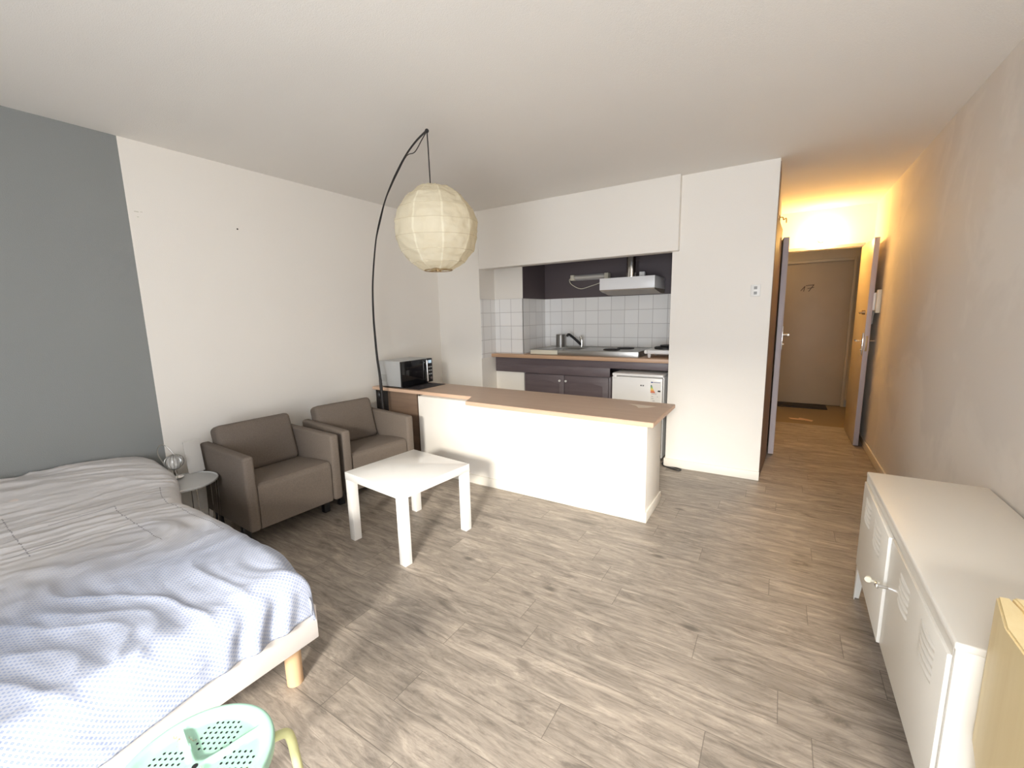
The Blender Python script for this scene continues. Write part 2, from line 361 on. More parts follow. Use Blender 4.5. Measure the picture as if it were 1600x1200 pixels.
box(bm, XH, XH + 0.004, D2 + 0.01, 4.30, 2.10, H - 0.02, mi=1); prism(bm, [(XH, D2 + 0.03), (XH + 0.003, D2 + 0.03), (3.370, 4.672), (XH, 4.672)], 0, 2.10, mi=1)
struct('wall_hall', bm, [WALL, BROWNW])
bm = B(); box(bm, 2.74, 2.78, 4.1, 6.2, 0, H); box(bm, 2.74, XH - 0.1, 4.1, 4.14, 0, H); box(bm, 2.74, XH - 0.1, 6.1, 6.17, 0, H); struct('wall_bathroom', bm, WALL)
bm = B(); box(bm, XH - 0.6, 3.42, YE, YE + 0.11, 0, H); box(bm, 3.42, 4.12, YE, YE + 0.11, 2.06, H); box(bm, 4.12, 4.3, YE, YE + 0.11, 0, H); struct('wall_hall_end', bm, WALL)
bm = B(); box(bm, 3.375, 4.135, YE - 0.018, YE + 0.0, 2.06, 2.095, bev=0.003); box(bm, 3.375, 3.425, YE - 0.018, YE, 0, 2.06, bev=0.003)
box(bm, 3.40, 3.42, YE, YE + 0.11, 0, 2.06, bev=0.002); box(bm, 4.12, 4.135, YE - 0.018, YE, 0, 2.06)
struct('trim_2', bm, DOORL)
bm = B(); box(bm, 2.5, 3.335, 7.6, 7.7, 0, 2.42); box(bm, 3.33, 4.20, 7.64, 7.7, 0, 2.42); box(bm, 3.33, 4.20, 7.6, 7.7, 2.04, 2.42); box(bm, 4.20, 5.0, 7.6, 7.7, 0, 2.42)
box(bm, 2.5, 2.6, 6.28, 7.7, 0, 2.42); box(bm, 4.36, 4.46, 6.22, 7.7, 0, 2.42); box(bm, 4.29, 4.46, 6.2, 6.30, 0, 2.52); struct('wall_landing', bm, mat('landing_wall_paint', (0.45, 0.38, 0.27), 0.8, bump=0.3, var=0.06))
bm = B(); box(bm, 4.20, 4.235, 7.57, 7.66, 0, 2.08, bev=0.004); box(bm, 3.30, 3.335, 7.57, 7.66, 0, 2.08, bev=0.004); box(bm, 3.335, 4.20, 7.57, 7.66, 2.04, 2.08, bev=0.004); box(bm, 4.235, 4.36, 7.585, 7.6, 0.0, 0.10, mi=1)
struct('trim_3', bm, [mat('landing_frame_paint', (0.44, 0.37, 0.26), 0.5), GREYP])
# window wall behind the viewer, with a wide balcony window
bm = B(); X0, X1, ZT = 2.78, 4.16, 2.05
box(bm, -0.1, X0, YF - 0.1, YF, 0, H); box(bm, X1, W + 0.1, YF - 0.1, YF, 0, H); box(bm, X0, X1, YF - 0.1, YF, ZT, H); box(bm, X0, X1, YF - 0.1, YF, 0, 0.06)
struct('wall_front', bm, WALL)
bm = B()
for x in (X0, X1 - 0.05): box(bm, x, x + 0.05, YF - 0.08, YF - 0.03, 0.06, ZT, bev=0.004)
box(bm, X0, X1, YF - 0.08, YF - 0.03, ZT - 0.05, ZT); box(bm, X0, X1, YF - 0.08, YF - 0.03, 0.06, 0.11)
struct('window_1', bm, WHITE)

# low bar wall, open end filled with a brown panel
bm = B(); box(bm, 0.690, 2.722, 2.745, 3.135, 0, 0.700, bev=0.003); struct('wall_bar', bm, WALL)
def skirt(bm, x0, x1, y0, y1, h=0.075): box(bm, x0, x1, y0, y1, 0, h, bev=0.003)
bm = B(); skirt(bm, 0.690, 2.734, 2.733, 2.745); skirt(bm, 2.722, 2.734, 2.745, 3.147); struct('baseboard_bar', bm, TRIM)
bm = B(); skirt(bm, 2.577, XH + 0.003, D2 - 0.012, D2); skirt(bm, 2.577, 2.589, D2, D2 + 0.05); struct('baseboard_back', bm, TRIM)
bm = B(); skirt(bm, W - 0.012, W, YF, 6.15); struct('baseboard_right', bm, TRIM)
bm = B(); skirt(bm, 0, 0.012, YF, D); skirt(bm, 0, 0.592, D - 0.012, D); struct('baseboard_left', bm, TRIM)

# ---------------------------------------------------------------- doors
def handle(parent, x, y, z, side, lever=-1, m=CHROME):
    """plate and lever on a door face normal to x; side = +1/-1 is the face normal"""
    bm = B(); box(bm, min(x, x + side * 0.008), max(x, x + side * 0.008), y - 0.018, y + 0.018, z - 0.14, z + 0.08, bev=0.002)
    cyl(bm, (x, y, z), (x + side * 0.05, y, z), 0.009, n=14); cyl(bm, (x + side * 0.05, y - 0.008, z), (x + side * 0.05, y + 0.11, z), 0.009, n=14)
    cyl(bm, (x, y, z - 0.09), (x + side * 0.02, y, z - 0.09), 0.009, n=12)
    return part('door_handle', bm, m, parent)
def leaf(name, hinge, near, th, z0, z1, mats, side_face):
    """door leaf from hinge (x,y) to its free edge (x,y)"""
    o = bpy.data.objects.new(name, None); C.objects.link(o); o['kind'] = 'structure'
    dx, dy = near[0] - hinge[0], near[1] - hinge[1]; L = math.hypot(dx, dy)
    o.location = (hinge[0], hinge[1], 0); o.rotation_euler = (0, 0, math.atan2(dy, dx) + math.pi / 2)
    # local: leaf runs along -y, thickness along x
    bm = B(); box(bm, -th / 2, th / 2, -L, 0, z0, z1, bev=0.002)
    for f in bm.faces:
        if abs(f.normal.x) > 0.9: f.material_index = 1
    part('door_leaf', bm, mats, o)
    return o, L
o, L = leaf('door_1', (3.345, 5.44), (3.405, 4.712), 0.046, 0.012, 2.035, [DOORL, DOORW], 1)
handle(o, 0.023, -L + 0.05, 1.16, 1)
o, L = leaf('door_2', (4.128, 6.165), (4.131, 5.40), 0.042, 0.012, 2.05, [DOORL, DOORF], -1)
handle(o, -0.021, -L + 0.05, 1.07, -1); handle(o, 0.021, -L + 0.05, 1.07, 1)
bm = B(); cyl(bm, (-0.021, -L + 0.11, 1.35), (-0.045, -L + 0.11, 1.35), 0.026, 0.022); cyl(bm, (-0.045, -L + 0.11, 1.35), (-0.07, -L + 0.11, 1.345), 0.012)
part('door_lock', bm, BRASS, o)
bm = B(); box(bm, -0.009, 0.009, -L - 0.002, -L, 0.97, 1.12, bev=0.0005); part('lock_plate', bm, BRASS, o)
o = bpy.data.objects.new('door_3', None); C.objects.link(o); o['kind'] = 'structure'; o.location = (0, 7.6, 0)
bpart('door_leaf', o, DOORW, 3.335, 4.20, 0.0, 0.04, 0.012, 2.04)
bm = B()  # the handwritten 17
def stroke(bm, pts, w_=0.007):
    for (a, b), (c, d) in zip(pts, pts[1:]):
        L_ = math.hypot(c - a, d - b); m = Matrix.Translation(((a + c) / 2, -0.0015, (b + d) / 2)) @ Matrix.Rotation(-math.atan2(d - b, c - a), 4, 'Y')
        box(bm, -L_ / 2 - w_ / 2, L_ / 2 + w_ / 2, -0.0015, 0.0015, -w_ / 2, w_ / 2, mtx=m)
stroke(bm, [(3.618, 1.660), (3.662, 1.716), (3.652, 1.648)], 0.008)
stroke(bm, [(3.679, 1.727), (3.768, 1.734), (3.712, 1.645)], 0.008); stroke(bm, [(3.697, 1.685), (3.770, 1.698)], 0.007)
part('door_number', bm, mat('brown_ink', (0.06, 0.035, 0.015), 0.6), o, 'handwritten brown number 17')
bm = B(); cyl(bm, (3.40, 0.0, 1.06), (3.40, -0.05, 1.06), 0.02); part('door_knob', bm, BRASS, o)

# ---------------------------------------------------------------- hall lamp, added landing fill light, small hall things
t = thing('wall_lamp', 'glowing bare bulb above the door at the end of the hallway', 'lamp', (3.735, YE, 2.17))
bm = B(); cyl(bm, (0, 0, 0.0), (0, -0.03, 0.0), 0.04, 0.032); cyl(bm, (0, -0.03, 0), (0, -0.06, 0), 0.018); part('lamp_holder', bm, WPLAST, t)
bm = B(); cyl(bm, (0, -0.06, 0), (0, -0.10, 0), 0.02); sph(bm, (0, -0.135, 0.01), 0.045, s=(1, 1.15, 1)); part('bulb', bm, mat('lit_bulb', (1, 0.9, 0.7), 0.4, emit=(1.0, 0.58, 0.17), es=290), t)
t = thing('landing_fill', 'unseen dim glowing disc added to light the landing', 'lamp', (3.0, 6.9, 2.42))  # unseen fill light, added to brighten the landing
bm = B(); lathe(bm, [(0.07, 0), (0.07, -0.03), (0.05, -0.05), (0, -0.055)]); part('bulb', bm, mat('landing_fill_glow', (1, 0.9, 0.7), 0.4, emit=(1.0, 0.70, 0.36), es=60), t)

t = thing('intercom', 'white entry intercom handset on the wall behind the open entrance door', 'intercom', (W, 5.42, 1.45))
bpart('body', t, PLAST, -0.035, 0.0, -0.05, 0.06, -0.11, 0.11, bev=0.006)
bpart('handset', t, WPLAST, -0.062, -0.035, -0.02, 0.02, -0.085, 0.085, bev=0.008)
bm = B(); tube(bm, [(-0.04, 0, -0.09), (-0.045, -0.015, -0.15), (-0.045, 0.0, -0.21), (-0.04, 0.02, -0.20), (-0.04, 0.01, -0.13), (-0.03, 0.0, -0.10)], 0.005); part('cord', bm, GREYP, t)
t = thing('door_mat', 'dark doormat lying before the door numbered 17', 'doormat')
bpart('mat_body', t, MATB, 3.44, 4.03, 7.24, 7.56, 0.0, 0.012, bev=0.004)
t.location = (0, 0, 0)
bm = B()
for (p, q_, r_) in (((3.60, 6.41), (3.70, 6.49), 0.3), ((3.70, 6.42), (3.80, 6.50), -0.25)):
    cx_, cy_ = (p[0] + q_[0]) / 2, (p[1] + q_[1]) / 2
    m = Matrix.Translation((cx_, cy_, 0.006)) @ Matrix.Rotation(r_, 4, 'Z') @ Matrix.Rotation(0.08, 4, 'Y')
    box(bm, -0.075, 0.075, -0.04, 0.04, -0.001, 0.001, mtx=m)
tag(finish('envelope', bm, mat('pale_pink_paper', (0.62, 0.42, 0.27), 0.7)), 'crumpled pale envelope dropped on the hallway floor', 'envelope')
t = thing('wall_latch', 'old brass latch fixed high on the hallway wall beside the pier', 'latch', (XH, 4.72, 2.16))
bm = B(); box(bm, 0.0, 0.008, -0.015, 0.015, -0.05, 0.07, bev=0.002); part('plate', bm, BRASS, t)
bm = B(); tube(bm, [(0.005, 0, 0.055), (0.03, 0, 0.05), (0.035, 0, 0.03), (0.055, 0, 0.04), (0.058, 0, 0.0)], 0.005); part('hook', bm, BRASS, t)
bm = B(); sph(bm, (0.012, 0, -0.045), 0.012); part('knob', bm, BRASS, t)

t = thing('light_switch', 'white double switch plate on the pier between kitchen and hallway', 'switch', (3.226, D2, 1.546))
bpart('plate', t, WPLAST, -0.034, 0.034, -0.009, 0.0, -0.045, 0.045, bev=0.004)
for s in (-1, 1): bpart('button', t, GREYP, -0.011, 0.011, -0.012, -0.008, s * 0.02 - 0.011, s * 0.02 + 0.011, bev=0.001, label='grey push button')

# ---------------------------------------------------------------- bar counter and what is on it
t = thing('bar_counter', 'long beech bar top on the low white wall, stepped at the front', 'counter')
bm = B(); ZB0, ZB1 = 0.702, 0.732
prism(bm, [(0.012, 2.808), (1.255, 2.795), (1.335, 2.612), (2.80, 2.578), (2.80, 3.205), (0.94, 3.25), (0.012, 3.27)], ZB0, ZB1, bev=0.003)
for f in bm.faces:
    if abs(f.normal.z) < 0.5: f.material_index = 1
part('worktop', bm, [BEECH, BEECH_EDGE], t)
bpart('side_panel', t, CHIP, 0.20, 0.585, 2.835, 2.855, 0.0, 0.700)
bpart('gap_shade', t, BLACKM, 0.012, 0.20, 2.85, 2.87, 0.0, 0.70, label='black sheet for the shade in the gap'); bpart('gap_shade', t, BLACKM, 0.585, 0.688, 2.858, 2.878, 0, 0.70, label='black sheet for the shade in the gap')  # black sheets stand in for the shade in the open gaps
bm = B(); prism(bm, [(2.50, 3.075), (2.70, 3.06), (2.655, 3.0), (2.60, 2.965), (2.565, 3.03)], 0.7322, 0.7328); part('worn_patch', bm, mat('worn_pale_patch', (0.66, 0.56, 0.46), 0.6), t, 'pale worn patch')
bm = B(); m = Matrix.Translation((0.39, 3.02, 0)) @ Matrix.Rotation(0.0, 4, 'Z'); box(bm, -0.27, 0.22, -0.17, 0.20, 0.7325, 0.7355, bev=0.001, mtx=m)
tag(finish('placemat', bm, MATB), 'thin black mat under the microwave', 'mat')

t = thing('microwave', 'silver microwave oven with black glass door at the end of the bar', 'microwave', (0.27, 3.025, 0.736))
for sx in (-1, 1):
    for sy in (-1, 1):
        bm = B(); cyl(bm, (sx * 0.11, sy * 0.17, 0), (sx * 0.11, sy * 0.17, 0.012), 0.014); part('foot', bm, BLACK, t)
bpart('body', t, SILVER, -0.15, 0.14, -0.21, 0.21, 0.012, 0.255, bev=0.004)
bm = B()
for i in range(5):
    box(bm, -0.135 + i * 0.018, -0.125 + i * 0.018, -0.2112, -0.2095, 0.055, 0.125)
for i in range(4): box(bm, -0.134 + i * 0.018, -0.126 + i * 0.018, -0.2114, -0.2095, 0.085, 0.09)
part('vent', bm, GREYP, t, 'dark vent slots')
bpart('door', t, BLACKG, 0.14, 0.163, -0.21, 0.135, 0.014, 0.253, bev=0.003)
bpart('control_panel', t, BLACK, 0.14, 0.161, 0.137, 0.21, 0.014, 0.253, bev=0.003)
bm = B(); cyl(bm, (0.178, 0.115, 0.03), (0.178, 0.115, 0.24), 0.008); cyl(bm, (0.16, 0.115, 0.05), (0.178, 0.115, 0.05), 0.006); cyl(bm, (0.16, 0.115, 0.22), (0.178, 0.115, 0.22), 0.006)
part('handle', bm, CHROME, t, 'chrome handle')
bpart('display', t, mat('pale_display', (0.45, 0.55, 0.6), 0.2, emit=(0.6, 0.75, 0.9), es=0.5), 0.161, 0.163, 0.15, 0.195, 0.205, 0.235)
for z in (0.16, 0.125, 0.09):
    bpart('button', t, SILVER, 0.161, 0.165, 0.15, 0.17, z, z + 0.012, bev=0.001); bpart('button', t, SILVER, 0.161, 0.165, 0.178, 0.198, z, z + 0.012, bev=0.001)
bm = B(); cyl(bm, (0.161, 0.174, 0.055), (0.175, 0.174, 0.055), 0.014); part('knob', bm, CHROME, t, 'round chrome knob')

# ---------------------------------------------------------------- kitchen
t = thing('kitchen_worktop', 'wood-edged kitchen worktop with dark taupe apron in the alcove', 'worktop')
bpart('worktop', t, KTOP, 0.602, 2.606, 4.045, 4.665, 0.930, 0.967, bev=0.003)
bpart('apron', t, CABD, 0.606, 2.606, 4.125, 4.145, 0.850, 0.930)
bpart('apron', t, CABD, 0.606, 1.985, 4.125, 4.145, 0.758, 0.850)
t = thing('base_cabinet', 'dark taupe two-door kitchen cabinet under the sink', 'cabinet')
bpart('body', t, CABD, 0.985, 1.985, 4.165, 4.64, 0.0, 0.757)
for x0, x1, kx in ((0.985, 1.470, 1.428), (1.476, 1.962, 1.50)):
    bm = B(); box(bm, x0, x1, 4.145, 4.164, 0.09, 0.748, bev=0.002)
    # raised arched field
    n = 14; pts = [(x0 + 0.06, 0.15), (x1 - 0.06, 0.15)] + [(x1 - 0.06 - (x1 - x0 - 0.12) * i / n, 0.655 + 0.03 * math.sin(math.pi * i / n)) for i in range(n + 1)]
    prism(bm, pts, 4.141, 4.146, axis='y'); d = part('door', bm, CABD, t)
    bm = B(); cyl(bm, (kx, 4.145, 0.69), (kx, 4.13, 0.69), 0.006); sph(bm, (kx, 4.122, 0.69), 0.013); part('knob', bm, WPLAST, d, 'small pale knob')
t = thing('refrigerator', 'white under-counter fridge with an energy label', 'fridge', (2.292, 4.0, 0))
bpart('body', t, WHITE, -0.24, 0.24, 0.05, 0.60, 0.02, 0.80, bev=0.004)
bpart('door', t, WHITE, -0.24, 0.235, 0.0, 0.045, 0.06, 0.793, bev=0.008)
bpart('top_panel', t, WHITE, -0.24, 0.24, 0.005, 0.61, 0.800, 0.824, bev=0.006)
bpart('gasket', t, BLACK, -0.235, 0.23, 0.043, 0.052, 0.07, 0.79)
bpart('plinth', t, GREYP, -0.23, 0.23, 0.03, 0.06, 0.0, 0.06)
bpart('hinge', t, WPLAST, -0.23, -0.195, -0.004, 0.02, 0.775, 0.803, bev=0.002)
bm = B(); x = 0.035
for wd in (0.010, 0.003, 0.003, 0.008): box(bm, x, x + wd, -0.0012, 0.0, 0.713, 0.725); x += wd + 0.003
part('logo', bm, BLACKM, t, 'small dark maker mark')
bm = B(); box(bm, 0.128, 0.225, -0.0012, 0.0, 0.55, 0.765)
box(bm, 0.132, 0.15, -0.0016, -0.001, 0.75, 0.76, mi=1); box(bm, 0.152, 0.215, -0.0016, -0.001, 0.753, 0.757, mi=1)
for i, (mi, wd) in enumerate(((2, 0.012), (3, 0.016), (4, 0.020), (5, 0.025), (6, 0.030), (7, 0.036), (8, 0.042))):
    box(bm, 0.130, 0.130 + wd, -0.0016, -0.001, 0.728 - i * 0.0105 - 0.009, 0.728 - i * 0.0105, mi=mi)
prism(bm, [(0.193, 0.675), (0.199, 0.668), (0.22, 0.668), (0.22, 0.682), (0.199, 0.682)], -0.0016, -0.001, axis='y', mi=9)
for z, x0, x1 in ((0.645, 0.14, 0.185), (0.62, 0.14, 0.155), (0.60, 0.14, 0.16), (0.58, 0.15, 0.17), (0.62, 0.19, 0.20)): box(bm, x0, x1, -0.0016, -0.001, z, z + 0.004, mi=10)
lab = [WPLAST, mat('label_blue', (0.02, 0.05, 0.25), 0.5), mat('label_dark_green', (0.02, 0.10, 0.10), 0.5), mat('label_green', (0.05, 0.25, 0.06), 0.5), mat('label_lime', (0.35, 0.5, 0.04), 0.5), mat('label_yellow', (0.8, 0.65, 0.05), 0.5), mat('label_amber', (0.8, 0.4, 0.03), 0.5), mat('label_orange', (0.75, 0.2, 0.03), 0.5), mat('label_red', (0.6, 0.1, 0.03), 0.5), BLACK, GREYP]
part('energy_label', bm, lab, t, 'energy label with coloured arrows')

t = thing('sink_unit', 'stainless steel sink top with drainer and hotplates', 'sink')
bm = B()
SX0, SX1, SY0, SY1, SZ = 1.08, 2.275, 4.115, 4.63, 1.022
box(bm, SX0, SX1, SY0, SY0 + 0.008, 0.967, SZ, bev=0.002)
box(bm, SX0, SX0 + 0.008, SY0, SY1, 0.967, SZ); box(bm, SX1 - 0.008, SX1, SY0, SY1, 0.967, SZ)
# top sheet with a bowl opening
bx0, bx1, by0, by1 = 1.28, 1.62, 4.20, 4.50
box(bm, SX0, bx0, SY0, SY1, SZ - 0.003, SZ); box(bm, bx1, SX1, SY0, SY1, SZ - 0.003, SZ); box(bm, bx0, bx1, SY0, by0, SZ - 0.003, SZ); box(bm, bx0, bx1, by1, SY1, SZ - 0.003, SZ)
box(bm, SX0, SX1, SY1 - 0.012, SY1, SZ, SZ + 0.006)
part('steel_top', bm, STEEL, t)
bm = B(); box(bm, bx0, bx0 + 0.004, by0, by1, 0.9685, SZ); box(bm, bx1 - 0.004, bx1, by0, by1, 0.9685, SZ); box(bm, bx0, bx1, by0, by0 + 0.004, 0.9685, SZ); box(bm, bx0, bx1, by1 - 0.004, by1, 0.9685, SZ); box(bm, bx0, bx1, by0, by1, 0.9675, 0.9705)
part('bowl', bm, STEEL, t)
bm = B(); box(bm, SX0 - 0.0, SX0 + 0.33, SY0 - 0.006, SY0, 0.972, SZ - 0.004, bev=0.002); part('cover_strip', bm, PLAST, t, 'ivory cover strip at the front')
for cx_, cy_, r_ in ((1.95, 4.27, 0.085), (2.03, 4.48, 0.09)):
    bm = B(); lathe(bm, [(0, 0.012), (r_ - 0.01, 0.012), (r_, 0.006), (r_, 0)], c=(cx_, cy_, SZ)); part('hotplate', bm, BLACKM, t, 'black hotplate')
t2 = thing('faucet', 'chrome mixer tap with raised spout behind the sink bowl', 'tap', (1.50, 4.555, SZ))
bm = B(); cyl(bm, (0, 0, 0), (0, 0, 0.085), 0.019, 0.017); cyl(bm, (0, 0, 0.085), (-0.012, 0.0, 0.125), 0.021, 0.016); part('tap_body', bm, CHROME, t2)
bm = B(); tube(bm, [(-0.005, -0.01, 0.03), (-0.06, -0.04, 0.09), (-0.115, -0.07, 0.142), (-0.135, -0.08, 0.142), (-0.14, -0.085, 0.125)], 0.015); part('spout', bm, BLACKM, t2, 'dark spout')
t2 = thing('utensil_pot', 'brushed steel utensil canister by the tiled corner', 'canister', (1.235, 4.565, SZ))
bm = B(); lathe(bm, [(0, 0.004), (0.05, 0.004), (0.055, 0), (0.056, 0.01), (0.056, 0.135), (0.058, 0.142), (0.054, 0.142), (0.052, 0.02), (0, 0.02)], n=36)
part('canister_wall', bm, STEEL, t2)
t2 = thing('portable_hob', 'white portable electric hob on the right end of the kitchen worktop', 'hob', (2.455, 4.31, 0.967))
bpart('body', t2, WHITE, -0.14, 0.14, -0.17, 0.17, 0.035, 0.075, bev=0.012, seg=3)
for sx, sy in ((-0.1, -0.13), (0.1, -0.13), (-0.1, 0.13), (0.1, 0.13)):
    bm = B(); cyl(bm, (sx, sy, 0), (sx, sy, 0.036), 0.012, 0.018); part('foot', bm, WPLAST, t2)
bm = B(); lathe(bm, [(0.105, 0.075), (0.105, 0.092), (0.095, 0.098), (0, 0.098)], c=(0.02, 0.01, 0)); part('hotplate', bm, BLACKM, t2, 'black cast hotplate')
bm = B(); lathe(bm, [(0.08, 0.098), (0.085, 0.112), (0, 0.112)], c=(0.05, 0.02, 0)); part('hotplate_lid', bm, BLACKM, t2, 'dark disc on the hotplate')
bm = B(); cyl(bm, (-0.12, -0.165, 0.058), (-0.12, -0.185, 0.058), 0.014); part('knob', bm, WPLAST, t2)

t = thing('range_hood', 'white slim extractor hood with steel duct above the hotplates', 'hood')
bm = B(); box(bm, 1.825, 2.372, 4.24, 4.66, 1.628, 1.742, bev=0.002)
part('hood_body', bm, mat('hood_enamel', (0.80, 0.80, 0.80), 0.3), t)
bm = B(); prism(bm, [(4.245, 1.628), (4.245, 1.618), (4.48, 1.585), (4.66, 1.585), (4.66, 1.628)], 1.83, 2.37, axis='x'); part('filter_panel', bm, mat('bronze_grey_panel', (0.30, 0.25, 0.20), 0.4, 0.3), t, 'brownish sloped underside')
bm = B()
prof = []
for i in range(46): prof.append((0.050 + (0.0022 if i % 2 else 0), 1.742 + i * 0.0165))
lathe(bm, prof, n=24, c=(2.085, 4.45, 0)); part('duct', bm, CHROME, t, 'corrugated aluminium duct')
bpart('junction_box', t, WPLAST, 2.17, 2.222, 4.43, 4.48, 1.742, 1.80, bev=0.003)
t = thing('strip_light', 'small switched-off strip light with ivory ends on the dark alcove wall', 'light', (1.57, 4.64, 1.80))
bpart('backplate', t, mat('grey_fitting', (0.33, 0.31, 0.30), 0.5), -0.18, 0.18, -0.01, 0.04, -0.03, 0.03)
for s in (-1, 1): bpart('end_cap', t, PLAST, s * 0.20 - 0.022, s * 0.20 + 0.022, -0.06, 0.03, -0.03, 0.03, bev=0.004)
bm = B(); cyl(bm, (-0.178, -0.03, 0), (0.178, -0.03, 0), 0.019); part('tube', bm, FROST, t)
bm = B(); tube(bm, [(-0.22, -0.03, 0.0), (-0.25, -0.02, -0.02), (-0.23, 0.0, -0.07), (-0.13, 0.02, -0.12), (0.0, 0.02, -0.095), (0.13, 0.01, -0.06), (0.20, -0.02, -0.03)], 0.004); part('cord', bm, PLAST, t)
bm = B(); tube(bm, [(2.585, 4.16, 0.12), (2.578, 4.03, 0.03), (2.572, 3.92, 0.008), (2.64, 3.87, 0.007), (2.72, 3.835, 0.007), (2.74, 3.87, 0.007), (2.69, 3.895, 0.007), (2.60, 3.885, 0.008), (2.565, 3.93, 0.02), (2.585, 4.06, 0.01), (2.585, 4.15, 0.008)], 0.005)
tag(finish('power_cord', bm, BLACK), 'black power cord looped on the floor beside the fridge', 'cord')

# ---------------------------------------------------------------- armchairs
def make_armchair(name, label, loc, rz, wd, group):
    t = thing(name, label, 'armchair', loc, rz, group); h = wd / 2; at = 0.062
    for s in (-1, 1):
        bm = B(); y0, y1 = sorted((s * h, s * (h - at)))
        box(bm, 0.02, 0.65, y0, y1, 0.135, 0.605, bev=0.018, seg=4)
        part('armrest', bm, SOFA, t)
    bm = B()
    pr_ = [(0.06, 0.132), (0.628, 0.132), (0.634, 0.30), (0.634, 0.375), (0.630, 0.398), (0.618, 0.412), (0.60, 0.419), (0.45, 0.412), (0.20, 0.385), (0.06, 0.38)]
    prism(bm, pr_, -(h - at - 0.003), h - at - 0.003, axis='y', bev=0.006); part('seat', bm, SOFA, t)
    bm = B(); hb = h - at - 0.004
    mt = Matrix.Translation((0.085, 0, 0.125)) @ Matrix.Rotation(R(-7), 4, 'Y')
    box(bm, -0.05, 0.03, -hb, hb, 0.0, 0.46, bev=0.015, seg=3, mtx=mt); part('backrest', bm, SOFA, t)
    bm = B(); mt = Matrix.Translation((0.185, 0, 0.375)) @ Matrix.Rotation(R(-16), 4, 'Y')
    box(bm, -0.075, 0.055, -hb - 0.004, hb + 0.004, 0.0, 0.345, bev=0.035, seg=5, mtx=mt)
    for v in bm.verts:   # soften: slight crown towards the sitter
        yy = v.co.y / hb; v.co.x += 0.012 * (1 - min(1, yy * yy)) * (1 if v.co.z > 0.45 else 0.6)
    part('back_cushion', bm, SOFA, t)
    for sx in (0.07, 0.47):
        for sy in (-1, 1):
            bm = B(); box(bm, sx - 0.022, sx + 0.022, sy * (h - 0.04) - 0.022, sy * (h - 0.04) + 0.022, 0.0, 0.134, bev=0.003); part('leg', bm, BLACK, t, 'short black leg')
    return t
ch1 = make_armchair('armchair', 'taupe felt armchair standing next to the bed and its round side table', (0.18, 1.527, 0), R(-3), 0.62, 'taupe felt armchairs')
ch2 = make_armchair('armchair', 'taupe felt armchair in the corner by the bar and arc lamp', (0.215, 2.245, 0), R(-7.5), 0.62, 'taupe felt armchairs')

# ---------------------------------------------------------------- coffee table
t = thing('coffee_table', 'square glossy white coffee table in front of the armchairs', 'table', (1.4575, 1.8515, 0), -0.0942)
bpart('tabletop', t, LACK, -0.275, 0.275, -0.275, 0.275, 0.401, 0.45, bev=0.0015)
for sx in (-1, 1):
    for sy in (-1, 1):
        bm = B(); box(bm, min(sx * 0.274, sx * 0.224), max(sx * 0.274, sx * 0.224), min(sy * 0.274, sy * 0.224), max(sy * 0.274, sy * 0.224), 0.0, 0.401, bev=0.0012); part('leg', bm, LACK, t)

# ---------------------------------------------------------------- arc floor lamp
t = thing('arc_floor_lamp', 'black arc floor lamp with a big cream paper globe', 'floor lamp', (0.36, 2.66, 0))
O = Vector((0.36, 2.66, 0))
bm = B(); lathe(bm, [(0, 0), (0.085, 0), (0.088, 0.008), (0.085, 0.028), (0.02, 0.034), (0.014, 0.08), (0, 0.08)], n=36); part('base', bm, BLACKM, t)
pole = [(0.36, 2.66, 0.03), (0.355, 2.65, 0.30), (0.348, 2.636, 0.594), (0.342, 2.638, 0.74), (0.322, 2.648, 0.888), (0.275, 2.672, 1.05), (0.249, 2.688, 1.25), (0.245, 2.69, 1.40), (0.268, 2.678, 1.58), (0.316, 2.652, 1.73), (0.427, 2.592, 1.92), (0.53, 2.537, 2.056), (0.665, 2.465, 2.163), (0.845, 2.368, 2.262), (1.014, 2.278, 2.326), (1.163, 2.198, 2.366), (1.351, 2.097, 2.400), (1.534, 2.0, 2.412), (1.706, 1.908, 2.403)]
pole = [Vector(p) - O for p in pole]
bm = B(); tube(bm, pole, 0.008, n=10, k=5, rad=lambda s: 0.0125 - 0.007 * min(1, max(0, (s - 0.12) * 2.0)) if s > 0.2 else 0.0135); part('pole', bm, BLACKM, t)
bm = B(); cp = [p + Vector((0.006 + 0.004 * math.sin(i * 1.7), -0.004, -0.012 - 0.006 * math.sin(i * 2.3))) for i, p in enumerate(pole)]
cp = cp[:17] + [Vector((1.50, 2.02, 2.365)) - O, Vector((1.62, 1.955, 2.385)) - O, Vector((1.706, 1.908, 2.40)) - O]
tube(bm, cp, 0.0028, n=6, k=4)
tube(bm, [Vector((1.706, 1.908, 2.40)) - O, Vector((1.712, 1.905, 2.30)) - O, Vector((1.718, 1.902, 2.06)) - O], 0.0032, n=8, k=3)
sph(bm, Vector((1.706, 1.908, 2.40)) - O, 0.011); part('cord', bm, BLACKM, t)
bm = B(); sph(bm, Vector((0.33, 2.62, 0.70)) - O, 0.02, s=(0.8, 0.8, 1.6)); part('switch', bm, BLACK, t)
